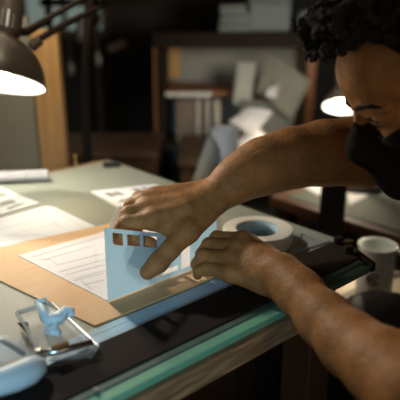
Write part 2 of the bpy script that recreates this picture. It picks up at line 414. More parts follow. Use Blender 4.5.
# paper roll at the back left of bench
ra, rb = G(-60, 181, .012), G(48.5, 176.5, .012)
d = (rb-ra); n = 24
rr = thing('paper_roll', Vector((ra.x, ra.y, Z0+MT)), 'flattened white roll of tracing paper along the far left bench edge', 'paper roll')
def roll_bm(r, L, dirv, turns=2.5, th=.0006, z=0, sy=1.0):
    bm = bmesh.new(); N = int(40*turns); cols = []
    X = dirv.normalized(); Yv = Vector((0, 0, 1)).cross(X)
    for i in range(N+1):
        t = i/40*2*PI; rr_ = r-.0011*i/40
        off = Yv*(math.cos(t)*rr_)+Vector((0, 0, 1))*(math.sin(t)*rr_*sy)
        cols.append([bm.verts.new(off+X*x+Vector((0, 0, z))) for x in (0, L)])
    for p_, q_ in zip(cols, cols[1:]): bm.faces.new((p_[0], q_[0], q_[1], p_[1]))
    bmesh.ops.solidify(bm, geom=bm.faces[:], thickness=th); return bm
link_mesh('sheet', roll_bm(.0135, d.length, d, z=.0138), M['paper'], rr, smooth=True)
link_mesh('rubber_band', tube([Vector(d.normalized()*(d.length*.8))+Vector((0, 0, .0138))+(Vector((0, 0, 1)).cross(d.normalized())*math.cos(t*PI/8)+Vector((0, 0, 1))*math.sin(t*PI/8))*.0147 for t in range(17)], .0007, n=6), M['cardgrey'], rr)

# small black clip on the mat
ck = thing('binder_clip', G(112, 167.5, MT), 'small black binder clip lying near the far corner of mat', 'clip', 0.25)
link_mesh('body', prism([(-.022, 0), (.022, 0), (.020, .012), (-.020, .012)], .0, .013), M['blackplastic'], ck, bevel=.002)
for s in (-1, 1):
    hp = [(-.009*s*0+s*.008-.006, .012, .004), (s*.008-.007, .030, .004), (s*.008, .036, .004), (s*.008+.007, .030, .004), (s*.008+.006, .012, .004)]
    link_mesh('handle', tube(hp, .0013, n=8), M['black'], ck)
# brass peg on the bench's bare wood corner
pg = G(75.5, 164.5, -.002)
b = lathe([(0, 0), (.006, 0), (.006, .003), (.0035, .005), (.0035, .018), (.005, .020), (.005, .024), (0, .026)], 18)
tag(link_mesh('brass_peg', b, M['brass'], loc=pg, smooth=True), 'tiny brass peg standing on bare wood at the back of bench', 'peg')

# wooden post at the back-left of the bench
a, b = Y(40, 150, 1.60), Y(65.5, 150, 1.60)
post = link_mesh('wooden_post', box(0, b.x-a.x, 0, .045, 0, Y(50, 30, 1.6).z), M['pine'], loc=(a.x, 1.60, 0), bevel=.003)
tag(post, 'upright pale pine post standing behind the near desk lamp', 'post')
a, b = Y(-90, 150, 1.66), Y(39, 150, 1.66)
pb = link_mesh('partition_board', box(0, b.x-a.x, 0, .02, 0, 1.30), M['wallboard'], loc=(a.x, 1.66, 0))
tag(pb, 'olive grey partition board standing behind the desk lamp at left', 'board')

# ================================================================== CUTTER in the lower left foreground
cu = thing('straightedge_cutter', G(45, 345, .0085), 'clear acrylic cutter carriage with pale blue clamp straddling the ruler at lower left', 'cutter')
def L_(px, py, z): return G(px, py, z)-cu.location
def poly3(pts, th):
    bm = bmesh.new(); vs = [bm.verts.new(p) for p in pts]; bm.faces.new(vs); bmesh.ops.solidify(bm, geom=bm.faces[:], thickness=th); return bm
link_mesh('base_plate', poly3([L_(16, 312, .016), L_(52, 301, .016), L_(100, 345, .016), L_(92, 358, .016), L_(44, 362, .016)], .004), M['clear'], cu, bevel=.001)
link_mesh('plate_rim', tube([L_(17, 313, .019), L_(50, 303, .019)], .0035, n=8), M['clearedge'], cu)
link_mesh('plate_rim', tube([L_(17, 313, .019), L_(44, 358, .019)], .003, n=8), M['clearedge'], cu)
link_mesh('plate_rim', tube([L_(52, 303, .018), L_(98, 346, .018)], .0022, n=8), M['clearedge'], cu)
link_mesh('steel_rod', tube([L_(38, 354, .024), L_(60, 351, .024), L_(92, 342, .024)], [.0045, .0042, .0042], n=16), M['steel'], cu, smooth=True)
link_mesh('rod_tip', tube([L_(36.5, 354, .024), L_(41, 353.5, .024)], .0055, n=16), M['steel'], cu)
link_mesh('blade_guard', tube([L_(52, 349, .029), L_(68, 343, .029)], .0032, n=8), M['orangewood'], cu)
# blue clamp: U bracket with two ears, a stem and a foot
cl = bmesh.new()
tube([L_(40, 302, .046), L_(44, 314, .040), L_(50, 320, .038), L_(59, 318, .040), L_(68, 309, .046)], [.0070, .0085, .0090, .0085, .0065], cl, 4)
tube([L_(36, 303, .046), L_(46, 300, .050)], .0045, cl, 8)
tube([L_(64, 309, .050), L_(72, 311, .046), L_(71, 316, .043)], .0045, cl, 8)
tube([L_(51, 318, .038), L_(54, 331, .021)], [.012, .0075], cl, 4)
tube([L_(46, 331, .021), L_(60, 333, .021)], .0045, cl, 8)
link_mesh('blue_clamp', cl, M['blueplastic'], cu, smooth=True)
link_mesh('blue_insert', poly3([L_(17, 323, .020), L_(28, 322, .020), L_(29, 335, .020)], .002), M['blueplastic'], cu)
link_mesh('clear_housing', tube([L_(-14, 352, .030), L_(8, 352, .028), L_(26, 364, .024), L_(34, 372, .020)], [.020, .019, .016, .010], n=18), M['clear'], cu, smooth=True)
link_mesh('dark_spring', tube([L_(-4, 338, .030), L_(10, 345, .028), L_(24, 354, .024)], .003, n=8), M['blackplastic'], cu)
gpb = [L_(-14, 386, .030), L_(-2, 383, .028), L_(14, 378, .027), L_(28, 372, .026), L_(38, 366, .025), L_(43, 362, .025)]
link_mesh('blue_grip', tube(gpb, [.011, .0140, .0150, .0150, .0125, .006], n=18), M['blueplastic'], cu, smooth=True, bevel=0)

# ================================================================== PERSON
BOD = thing('person', Vector((.80, .74, 0)), 'person in black mask and dark t-shirt leaning over bench, holding the card', 'person')
def dp(x, y, dep, r): return (np.array(D(x, y, dep)), r*dep/F)
def chain(fd, pts, k=.006):
    P_ = [dp(*p) for p in pts]
    for (a, ra), (b, rb) in zip(P_, P_[1:]): fd.cone(a, b, ra, rb, k)
    return P_
# --- right arm and hand (thumb in front of the card, fingers over and behind it)
RSH = np.array((.53, 1.02, Z0+.17))
rc = np.array(D(240, 200, .95))
fr = Field((-.16, .70, Z0+.0), (.62, 1.22, Z0+.30), .0019)
chain(fr, [(214, 198, .955, 17), (232, 183, .965, 19), (246, 174, .975, 22), (264, 166, .985, 26.5), (292, 158, 1.0, 28.5), (325, 153, 1.02, 31), (362, 151, 1.04, 32)], .02)
e, er = dp(362, 151, 1.04, 32); fr.cone(e, RSH, er, .058, .03)
RM = dict(i=(152, 219, .892, 9.6), m=(146, 209, .912, 9.6), r=(144, 202, .93, 9.0), p=(155, 196, .945, 9.0))
for q_, w_ in (('i', (206, 207, .945, 12)), ('m', (206, 199, .955, 13)), ('r', (206, 195, .965, 12)), ('p', (208, 190, .972, 10))):
    chain(fr, [w_, RM[q_]], .012)
chain(fr, [(212, 200, .945, 15), (180, 212, .925, 14), (156, 212, .915, 10)], .012)
rf = dict(i=[RM['i'], (128, 223, .893, 7.4), (138, 239, .903, 8.2), (151, 246, .908, 8.4)],
          m=[RM['m'], (129, 214, .905, 7.8), (117, 236, .898, 7.8), (129, 247, .905, 7.8)],
          r=[RM['r'], (132, 206, .934, 7.6), (124, 224, .945, 6.6), (127, 240, .950, 5.8)],
          p=[RM['p'], (139, 199, .950, 7.2), (131, 213, .962, 6.2), (130, 227, .972, 5.0)])
for q_ in 'imrp':
    chain(fr, rf[q_], .005)
    a_, ra_ = dp(*rf[q_][1]); fr.ell(a_, (ra_*1.06,)*3, k=.004)
chain(fr, [(206, 212, .935, 13), (187, 231, .900, 12.5), (170, 250, .880, 9.2), (158, 263, .876, 9.6), (147.5, 272, .874, 8.0)], .008)
chain(fr, [(200, 212, .93, 10), (172, 226, .905, 9), (156, 222, .90, 8)], .014)     # web between thumb and index
# tendons and wrist bone
for q_ in 'imr': 
    x, y, dd, r_ = RM[q_]; chain(fr, [(186, 203+(0 if q_ == 'm' else (4 if q_ == 'i' else -5)), dd+.014, 5), (x+2, y-1, dd-.003, 7.0)], .012)
arm_r = fr.mesh()
# --- left arm and hand, curled against the card's foot
fl_ = Field((-.04, .34, Z0-.06), (.60, 1.02, Z0+.22), .0019)
chain(fl_, [(262, 268, .885, 20), (282, 277, .86, 20.5), (300, 293, .825, 22), (325, 320, .765, 25.5), (352, 345, .715, 30.5), (384, 368, .665, 37), (418, 396, .62, 41)], .02)
LSH = np.array((.56, .58, Z0+.14)); e, er = dp(418, 396, .62, 41); fl_.cone(e, LSH, er, .056, .03)
LM = dict(i=(243, 241, .915, 9.4), m=(237, 249, .903, 10), r=(231, 260, .890, 9.8), p=(230, 273, .876, 9.0))
for q_, w_ in (('i', (270, 262, .89, 13)), ('m', (268, 268, .88, 14)), ('r', (264, 276, .87, 14)), ('p', (262, 282, .865, 11))):
    chain(fl_, [w_, LM[q_]], .012)
chain(fl_, [(262, 258, .90, 13), (250, 254, .905, 12)], .012)
lf = dict(i=[LM['i'], (217, 237.5, .942, 6.6), (209, 245, .955, 5.8), (210, 254, .955, 5.2)],
          m=[LM['m'], (209, 245, .930, 7.0), (201, 254, .941, 6.2), (203, 264, .942, 5.4)],
          r=[LM['r'], (203, 256, .912, 6.9), (196.5, 264, .922, 6.2), (199, 272, .926, 5.4)],
          p=[LM['p'], (207, 268.5, .897, 6.4), (199, 271, .902, 5.8), (197.5, 275, .908, 5.0)])
for q_ in 'imrp':
    chain(fl_, lf[q_], .0015)
    a_, ra_ = dp(*lf[q_][1]); fl_.ell(a_, (ra_*1.07,)*3, k=.004)
    a_, ra_ = dp(*lf[q_][0]); fl_.ell(a_, (ra_*1.02,)*3, k=.008)
chain(fl_, [(268, 256, .905, 11), (250, 243, .935, 8.5), (234, 240, .955, 7.2), (222, 244, .962, 6.2)], .006)   # thumb, beyond the index
arm_l = fl_.mesh()
# --- head
NAS = np.array(D(357, 117, .785))
hp_ = math.radians(26); yaw = math.radians(4)
Fh = np.array((-math.cos(hp_)*math.cos(yaw), -math.cos(hp_)*math.sin(yaw)*1.0, -math.sin(hp_)))
Lh = np.cross((0, 0, 1), Fh); Lh /= np.linalg.norm(Lh); Uh = np.cross(Fh, Lh)
HO = NAS - Fh*.094
def h(f, l, u): return HO+Fh*f+Lh*l+Uh*u
RH = [Fh, Lh, Uh]
def head_field(fd, g=0.0):
    fd.ell(h(-.012, 0, .042), (.100+g, .077+g, .090+g), RH, .01)
    fd.ell(h(.040, 0, .044), (.058+g, .060+g, .052+g), RH, .02)
    fd.cone(h(.078, -.028, .013), h(.078, .028, .013), .014+g, .014+g, .012)
    fd.ell(h(.026, 0, -.032), (.058+g, .060+g, .074+g), RH, .02)
    fd.cone(h(.064, -.008, -.100), h(.064, .008, -.100), .020+g, .020+g, .015)
    for s in (-1, 1):
        fd.cone(h(.058, s*.016, -.096), h(-.018, s*.054, -.062), .017+g, .017+g, .02)
        fd.ell(h(.052, s*.040, -.028), (.026+g,)*3, RH, .015)
def eyes_sock(fd):
    for s in (-1, 1):
        fd.ell(h(.101, s*.033, .000), (.021, .022, .014), RH, .010, op='sub')
        fd.ell(h(.0725, s*.0325, -.0005), (.0140, .0150, .0125), RH, .004)
        fd.cone(h(.0855, s*.0200, .0015), h(.0835, s*.045, .0010), .0028, .0026, .003)
        fd.cone(h(.086, s*.0190, .009), h(.070, s*.052, .010), .006, .005, .008)
HH = Field(HO-.19, HO+.17, .0019)
head_field(HH)
HH.cone(h(.088, 0, .002), h(.105, 0, -.038), .0085, .0115, .008); HH.ell(h(.100, -.012, -.042), (.011,)*3, RH, .005); HH.ell(h(.100, .012, -.042), (.011,)*3, RH, .005)
eyes_sock(HH)
for s in (-1, 1):
    HH.ell(h(-.012, s*.079, -.008), (.018, .007, .032), RH, .004); HH.ell(h(-.004, s*.085, -.006), (.009, .004, .017), RH, .003, op='sub')
NB = np.array((.47, .80, Z0+.13))
HH.cone(h(-.035, 0, -.045), NB, .054, .060, .02)
head = HH.mesh()
# --- torso, hips, thighs, shins
PEL = np.array((.84, .74, .60))
TT = Field((.30, .42, .02), (1.10, 1.18, Z0+.32), .005)
def torso(fd, g=0.0, legs=True, body=True):
    if body:
        fd.cone(RSH, LSH, .062+g, .062+g, .03); fd.cone(NB, (NB*.5+PEL*.5), .115+g, .13+g, .05)
        fd.cone(NB*.8+PEL*.2+np.array((0, .08, 0)), PEL+np.array((0, .06, .1)), .115+g, .11+g, .05)
        fd.cone(NB*.8+PEL*.2-np.array((0, .08, 0)), PEL-np.array((0, .06, -.1)), .115+g, .11+g, .05)
        fd.cone(NB+np.array((.02, -.10, -.02)), NB+np.array((.02, .14, 0)), .075+g, .075+g, .04)
    if legs:
        fd.ell(PEL, (.14+g, .17+g, .12+g), k=.04)
        for s in (-1, 1):
            hip = PEL+np.array((0, s*.09, -.02)); kn = np.array((.52, .72+s*.12, .56)); an = np.array((.58, .72+s*.12, .12))
            fd.cone(hip, kn, .085+g, .062+g, .03); fd.cone(kn, an, .060+g, .042+g, .02)
TTm = Field((.30, .42, .02), (1.10, 1.18, Z0+.32), .005); torso(TTm)
for s in (-1, 1): TTm.cone((.58, .72+s*.12, .10), (.45, .72+s*.13, .05), .04, .033, .02)
tors = TTm.mesh()
body = field_obj('body', [arm_r, arm_l, head, tors], M['skin'], BOD, smooth_it=3)
# t-shirt
TS = Field((.26, .40, .45), (1.12, 1.20, Z0+.34), .005); torso(TS, .012, legs=False)
TS.ell(PEL+np.array((-.02, 0, .07)), (.155, .185, .10), k=.04)
e, er = dp(380, 153, 1.045, 32); TS.cone(RSH, e*.62+RSH*.38, .072, .066, .02)
e, er = dp(418, 396, .62, 41); TS.cone(LSH, e*.45+LSH*.55, .070, .070, .02)
TS.cone(NB+np.array((-.03, 0, .02)), NB+np.array((-.06, 0, .045)), .07, .062, .02)
field_obj('shirt', [TS.mesh()], M['cloth'], BOD, smooth_it=2)
TR = Field((.30, .42, .06), (1.12, 1.18, .80), .006); torso(TR, .010, body=False)
field_obj('trousers', [TR.mesh()], M['trouser'], BOD, smooth_it=2)
for s in (-1, 1):
    sh = Field((.34, .72 if s > 0 else .44, 0), (.70, 1.0 if s > 0 else .72, .16), .004)
    sh.cone((.60, .72+s*.12, .05), (.45, .72+s*.13, .045), .045, .040, .02); sh.cone((.60, .72+s*.12, .06), (.585, .72+s*.12, .12), .045, .048, .02)
    sh.d[:, :, :2] = np.maximum(sh.d[:, :, :2], .004)
    field_obj('shoe', [sh.mesh()], M['blackplastic'], BOD, smooth_it=1)
# mask
MK = Field(HO-.19, HO+.17, .0019)
head_field(MK, .0042)
MK.cone(h(.086, 0, -.002), h(.104, 0, -.038), .0105, .0150, .012)
MK.cone(h(.100, 0, -.046), h(.076, 0, -.108), .016, .018, .03)
g = np.meshgrid(*[MK.lo[i]+np.arange(MK.n[i])*MK.h for i in range(3)], indexing='ij')
fl3 = [sum((g[i]-HO[i])*ax[i] for i in range(3)) for ax in RH]
al = np.abs(fl3[1])
up_edge = -.0145 - .014*np.clip(1-np.abs(al-.035)/.03, 0, 1) + .012*np.exp(-(al/.012)**2) 
cutup = fl3[2]-up_edge
side = (.006-fl3[0])                                # stops in front of the ears
MK.d = np.maximum(MK.d, np.maximum(cutup, side)).astype(np.float32)
field_obj('face_mask', [MK.mesh()], M['cloth'], BOD, smooth_it=2)
for s in (-1, 1):
    bmx = tube([Vector(h(.010, s*.068, -.030)) - BOD.location, Vector(h(-.012, s*.078, -.022)) - BOD.location, Vector(h(-.026, s*.081, .004)) - BOD.location, Vector(h(-.016, s*.081, .022)) - BOD.location], .0018, n=6)
    link_mesh('mask_loop', bmx, M['cloth'], BOD)
# eyes, brows, nails
for s in (-1, 1):
    c_ = Vector(h(.0738, s*.0325, -.0040))-BOD.location
    b = bmesh.new(); bmesh.ops.create_uvsphere(b, u_segments=20, v_segments=14, radius=.0130); ey = link_mesh('eye', b, M['eyewhite'], BOD, smooth=True, loc=c_)
    b = bmesh.new(); bmesh.ops.create_uvsphere(b, u_segments=14, v_segments=10, radius=.0062)
    link_mesh('iris', b, M['iris'], ey, smooth=True, loc=Vector(Fh*.0078-Uh*.0035))
    bw = bmesh.new()
    ctl = [(.0945, .010, .0125), (.0945, .018, .0165), (.090, .030, .019), (.082, .042, .018), (.071, .053, .0115)]
    tube([Vector(h(f_, s*l_, u_))-BOD.location for f_, l_, u_ in ctl], [.0020, .0036, .0038, .003, .0012], bw, 8)
    link_mesh('eyebrow', bw, M['hair'], BOD, smooth=True)
    tl = bmesh.new(); tube([Vector(h(f_, s*l_, u_))-BOD.location for f_, l_, u_ in ((.0865, .0205, -.0015), (.0890, .033, .0020), (.0835, .046, -.0015))], .0019, tl, 6)
    link_mesh('eyelashes', tl, M['hair'], BOD)
# tattoo just above the right wrist (a small inked mark on the skin)
ta, tr = dp(246, 174, .975, 22)
# hair: a mass of small curls over the cranium
HR = Field(HO-.20, HO+.20, .0017)
HR.ell(h(-.032, 0, .066), (.104, .088, .090), RH, .01)
rng = np.random.RandomState(11); ncurl = 0
def curl(c_, out):
    r_ = rng.uniform(.0035, .007); a0 = rng.uniform(0, 6.28); dirw = out/np.linalg.norm(out)+rng.normal(size=3)*.45; dirw /= np.linalg.norm(dirw)
    a1 = np.cross(dirw, rng.normal(size=3)); a1 /= np.linalg.norm(a1); a2 = np.cross(dirw, a1); pv = None
    for t in range(11):
        p = c_-out/np.linalg.norm(out)*.006+dirw*(.0017*t)+(a1*math.cos(t*.85+a0)+a2*math.sin(t*.85+a0))*r_
        if pv is not None: HR.cone(pv, p, .0021, .0021, .001)
        pv = p
while ncurl < 1100:
    v = rng.normal(size=3); v /= np.linalg.norm(v)
    f_, l_, u_ = v[0]*.110-.026, v[1]*.093, v[2]*.100+.064
    if u_ < .066 and f_ > .030: continue
    if u_ < .020 and f_ > -.02: continue
    if u_ < -.045: continue
    if f_ > .045 and u_ < .096: continue
    if abs(l_) > .05 and u_ < .050 and f_ > .012: continue
    c_ = h(f_, l_, u_); out = Fh*v[0]+Lh*v[1]+Uh*v[2]
    if ncurl % 3 == 0: HR.ell(c_-out*.004, (rng.uniform(.007, .011),)*3, RH, .002)
    curl(c_, out); ncurl += 1
for i in range(230):                                    # forelock reaching forward over the brow
    f_ = rng.uniform(.045, .118); l_ = rng.uniform(-.05, .064); u_ = .092+rng.uniform(.0, .045)+(.115-f_)*.15
    if f_ > .12-.4*abs(l_): continue
    c_ = h(f_, l_, u_); r_ = rng.uniform(.006, .010)
    if i % 2: HR.ell(c_, (r_,)*3, RH, .002)
    curl(c_, Fh*.7-Uh*.2+Lh*l_*6)
field_obj('hair', [HR.mesh()], M['hair'], BOD, smooth_it=0)

# stool under the person
st = thing('stool', Vector((.86, .78, 0)), 'round black padded stool the person sits on', 'stool')
link_mesh('seat', lathe([(0, .41), (.16, .41), (.175, .42), (.175, .45), (.15, .465), (0, .468)], 36), M['leather'], st, smooth=True)
link_mesh('column', lathe([(0, .08), (.03, .08), (.03, .41), (0, .41)], 18), M['black'], st)
for k in range(5):
    a = 2*PI*k/5; link_mesh('leg', tube([(0, 0, .09), (.24*math.cos(a), .24*math.sin(a), .02)], [.02, .014], n=10), M['black'], st)

# small cream card tab pinched behind the fingers
tb = D(118.5, 218, .925)
t_ = link_mesh('card_tab', box(-.0085, .0085, -.001, .001, -.022, .014), M['tabcard'], loc=tb); t_.rotation_euler = (0, math.radians(24), math.radians(10))
tag(t_, 'small cream card tab sticking out behind the right hand fingers', 'card piece')

# ================================================================== LAMPS
def lamp(name, rim_c, axis, R, depth, label, bulbm, power, segs=48, spot=None, neck=True):
    """dome shade: rim centre, opening direction, rim radius, dome depth"""
    ax = Vector(axis).normalized(); q = Vector((0, 0, -1)).rotation_difference(ax)
    t = thing(name, Vector((rim_c.x, rim_c.y, rim_c.z)), label, 'lamp')
    t.rotation_mode = 'QUATERNION'; t.rotation_quaternion = q      # local -z looks out of the shade
    N = 14; prof = []
    for i in range(N+1):
        a = (PI/2)*i/N; prof.append((R*math.cos(a)*.80+R*.20*(1-i/N) if i < N else .028, depth*math.sin(a)))
    outp = [(max(r, .028), z) for r, z in prof]
    inp = [(r-.002, z-.002) for r, z in outp][::-1]
    bm = lathe(outp+[(.028, depth+.001)], segs); link_mesh('shade', bm, M['shade'], t, smooth=True)
    bm = lathe([(r*.985, max(z-.0015, .0005)) for r, z in outp]+[(0, depth-.002)], segs); link_mesh('shade_lining', bm, M['shadein'], t, smooth=True)
    link_mesh('rim', lathe([(R*.985, -.001), (R*1.01, -.001), (R*1.01, .003), (R*.985, .003)], segs, closed=True), M['shade'], t)
    link_mesh('socket', lathe([(0, depth), (.03, depth), (.032, depth+.01), (.030, depth+.075), (.022, depth+.085), (0, depth+.085)], 28), M['shade'], t, smooth=False)
    link_mesh('bulb', lathe([(0, depth*.18), (.02, depth*.20), (.034, depth*.34), (.036, depth*.5), (.026, depth*.72), (.015, depth*.9), (0, depth*.92)], 28), bulbm, t, smooth=True)
    return t, q
# near desk lamp (upper left)
l1 = Y(-2, 82, 1.27)
ax1 = Vector((-.12, -.44, -1))
lampA, qA = lamp('desk_lamp', l1, ax1, .096, .098, 'bronze dome desk lamp, lit, hanging over the left of the workbench', M['bulb'], 1)
for k, (a, L) in enumerate(((-1.9, .016), (-1.55, .018), (-1.2, .018), (-.85, .014))):
    vb = box(-.0022, .0022, -.001, .001, .108, .108+L*2); o = link_mesh('vent_slot', vb, M['bluepaper' if k == 2 else 'smudge'], lampA)  # pale colour stands for bulb light showing through the vents
    o.location = (math.cos(a)*.0322, math.sin(a)*.0322, .0); o.rotation_euler = (0, 0, a+PI/2)
# arms: pivot at shade's side, rising to the right
inv = Matrix.LocRotScale(lampA.location, qA, None).inverted()
def la(px, py, yy): return inv @ Y(px, py, yy)
link_mesh('arm', tube([la(34, 42, 1.31), la(60, 27, 1.42), la(105, 4, 1.62)], .0075, n=10), M['black'], lampA)
link_mesh('arm', tube([la(48, 18, 1.40), la(74, 4, 1.50), la(110, -14, 1.62)], .0065, n=10), M['black'], lampA)
link_mesh('pivot', tube([la(31, 47, 1.30), la(40, 40, 1.31)], .011, n=14), M['shade'], lampA)
link_mesh('strut', tube([la(-2, 30, 1.34), la(26, 32, 1.34), la(50, 18, 1.40)], .009, n=10), M['black'], lampA)
a_ = Y(110, -6, 1.62)
link_mesh('pole', tube([inv @ Vector((a_.x, 1.62, 1.55)), inv @ Vector((a_.x-.05, 1.62, a_.z)), inv @ Vector((a_.x-.075, 1.60, 1.10)), inv @ Vector((a_.x-.09, 1.60, .0))], .012, n=10), M['black'], lampA)

# far desk lamp behind the face
l2 = Y(344, 106.5, 2.05); ax2 = Vector((-.10, -.62, -1))
lampB, qB = lamp('far_desk_lamp', l2, ax2, .070, .07, 'lit dark desk lamp far behind the person face', M['bulb2'], 1)
inv2 = Matrix.LocRotScale(lampB.location, qB, None).inverted()
LT = .7515; BX, BY = .52, 1.93
link_mesh('pole', tube([inv2 @ Y(350, 90, 2.08), inv2 @ Y(352, 66, 2.06), inv2 @ Vector((BX, BY, 1.1)), inv2 @ Vector((BX, BY, LT+.01))], .010, n=10), M['black'], lampB)
link_mesh('base', lathe([(0, 0), (.08, 0), (.08, .015), (.02, .03), (0, .03)], 28), M['black'], lampB)
bs = [o for o in lampB.children if o.name.startswith('base')][0]
bs.matrix_parent_inverse = Matrix.Identity(4)
mw = inv2 @ Matrix.Translation((BX, BY, LT)); bs.matrix_local = mw

def addlight(name, kind, loc, energy, col, size=.05, aim=None, **kw):
    d_ = bpy.data.lights.new(name, kind); d_.energy = energy; d_.color = col
    if kind == 'AREA': d_.shape = 'RECTANGLE'; d_.size = size; d_.size_y = kw.get('sy', size)
    elif kind in ('POINT', 'SPOT'): d_.shadow_soft_size = size
    if kind == 'SPOT': d_.spot_size = kw.get('ang', 2); d_.spot_blend = kw.get('blend', .3)
    o = bpy.data.objects.new(name, d_); COL.objects.link(o); o.location = loc
    if aim is not None: o.rotation_euler = (Vector(aim)-Vector(loc)).to_track_quat('-Z', 'Y').to_euler()
    return o
addlight('desk_lamp_light', 'SPOT', l1+ax1.normalized()*.004, 6.5, (1, .78, .50), .028, aim=Vector((.02, .84, Z0+.03)), ang=math.radians(110), blend=1)
addlight('table_fill_spot', 'SPOT', (-.72, 1.60, Z0+.84), 44, (1, .91, .79), .035, aim=(-.26, .92, Z0), ang=math.radians(80), blend=1)  # added unseen spot, evens out the light over the bench
addlight('partition_fill', 'AREA', (-.30, 1.12, 1.95), 1.15, (1, .84, .58), .2, aim=(-.42, 1.66, 1.15), sy=.2).data.spread = math.radians(70)  # added fill that brightens the post and partition board
addlight('far_lamp_light', 'SPOT', l2+ax2.normalized()*.004, 4.2, (1, .80, .52), .03, aim=l2+ax2+Vector((-.2, .3, 0)), ang=math.radians(165), blend=.3)
# cool daylight reaching the bench from behind the camera
addlight('daylight', 'SPOT', (-.25, -1.5, 1.62), 105, (.42, .76, 1.0), .16, aim=(-.16, .74, Z0+.02), ang=math.radians(17), blend=1)
addlight('person_fill', 'AREA', (1.2, -.9, 2.45), 3.4, (1, .72, .45), .8, aim=(.2, .8, 1.0), sy=.8)  # added warm fill for the face and arms
addlight('shelf_fill', 'AREA', (.45, 1.45, 1.27), 2.2, (1, .92, .76), .25, aim=(.25, 2.9, .95), sy=.25).data.spread = math.radians(90)  # added fill behind the head, brightens the shelf interior
addlight('mug_fill_spot', 'SPOT', (.66, 1.50, 1.22), 22, (1, .83, .6), .05, aim=(.28, 1.24, .72), ang=math.radians(30), blend=1)  # added off-frame spot for the glow around the mug

# ================================================================== RIGHT SIDE: low table, mug, stool pad, second bench
side = thing('side_table', W(1.08, .56, -Z0), 'low beech side table right of the workbench carrying the mug', 'side table', RZ)
link_mesh('tabletop', box(-.19, .19, -.145, .27, .695, .72), M['sidewood'], side, bevel=.004)
for x in (-.16, .16):
    for y in (-.11, .24): link_mesh('leg', box(x-.014, x+.014, y-.014, y+.014, 0, .695), M['black'], side)
mz = .72-Z0
mc = G(373, 293, mz+.0)
mg = thing('mug', Vector((mc.x, mc.y, .7203)), 'pale enamel mug with a small round dark emblem and handle', 'mug')
MR = .041; MH = .118
link_mesh('cup', lathe([(0, 0), (MR*.92, 0), (MR*.96, .003), (MR*.98, .01), (MR, MH-.003), (MR*1.05, MH), (MR*1.0, MH), (MR*.94, MH-.006), (MR*.92, .008), (0, .006)], 40), M['enamel'], mg, smooth=True)
link_mesh('handle', tube([(MR*.97, -.004, .102), (MR+.022, -.006, .100), (MR+.031, -.007, .078), (MR+.026, -.006, .054), (MR*.96, -.004, .042)], .0052, n=10), M['enamel'], mg, smooth=True)
lg = bmesh.new()
aimv = math.atan2(-mc.y, -mc.x)+.12
def onmug(s, z): a = aimv+s/MR; return Vector((math.cos(a)*(MR+.0006), math.sin(a)*(MR+.0006), z))
tube([onmug(-.009+.013*math.cos(t)*1.0, .052+.013*math.sin(t)) for t in [i*2*PI/26*.82+.4 for i in range(27)]], .0018, lg, 5)
tube([onmug(-.013+.0045*math.cos(t), .053+.0045*math.sin(t)) for t in [i*2*PI/14 for i in range(15)]], .0016, lg, 5)
tube([onmug(-.009, .052), onmug(-.003, .047), onmug(.003, .043)], .001, lg, 5)
link_mesh('emblem', lg, M['logo'], mg)
# round black case lying on the low table
bw = W(1.0, .545, -Z0+.7203)
bd = thing('round_case', bw, 'round black leather case lying on the low side table beside the mug', 'case')
link_mesh('body', lathe([(0, 0), (.085, 0), (.098, .006), (.100, .022), (0, .022)], 44), M['leather'], bd, smooth=False, bevel=.002)
link_mesh('lid', lathe([(0, .0225), (.101, .0225), (.101, .034), (.094, .044), (.07, .051), (0, .055)], 44), M['leather'], bd, smooth=True)

# second bench beyond
z2 = -.20
q = [G(*p, z2) for p in ((270, 178), (400, 246), (470, 215), (345, 160))]
def place_poly(name, m, pts, z0, z1, label=None, cat=None, parent=None, bevel=0):
    c_ = sum(pts, Vector())/len(pts); o = link_mesh(name, prism([(p.x-c_.x, p.y-c_.y) for p in pts], z0, z1), m, parent, bevel=bevel, loc=Vector((c_.x, c_.y, 0)))
    return o
b2c = W(1.40, .84, -Z0)
b2 = thing('second_workbench', Vector((b2c.x, b2c.y, 0)), 'second lower workbench with grey top and brown edge at right background', 'workbench', RZ)
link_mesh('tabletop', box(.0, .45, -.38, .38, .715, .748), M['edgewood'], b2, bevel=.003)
for x in (.04, .41):
    for y in (-.34, .34): link_mesh('leg', box(x-.025, x+.025, y-.025, y+.025, 0, .715), M['darkwood'], b2)
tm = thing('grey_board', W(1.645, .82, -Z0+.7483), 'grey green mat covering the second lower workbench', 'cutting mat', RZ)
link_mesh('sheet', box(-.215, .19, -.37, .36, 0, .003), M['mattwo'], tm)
for i, (quad, lab) in enumerate(((((299, 184), (322, 182), (324, 196), (318, 195)), 'pale triangular paper sheet glimpsed under the right forearm, left of dark column'), (((346, 183), (362, 180), (371, 194), (349, 206)), 'bright paper sheet glimpsed under the forearm, right of dark column'), (((368, 183), (384, 181), (384, 186), (374, 189)), 'small bright paper scrap glimpsed under the chin of the mask'))):
    zz = z2+.0025
    pts = [G(x, y, zz) for x, y in quad]; c_ = sum(pts, Vector())/4
    tag(link_mesh('paper_sheet', prism([(p.x-c_.x, p.y-c_.y) for p in pts], 0, .001), M['paper'], loc=c_), lab, 'paper')
# dark column between the benches
a, b = Y(323, 215, 1.42), Y(345, 215, 1.42)
co = link_mesh('dark_column', box(0, b.x-a.x, 0, .05, 0, Y(334, 150, 1.42).z), M['cloth'], loc=(a.x, 1.42, 0), bevel=.003)
tag(co, 'black upright column between the two workbenches', 'post')
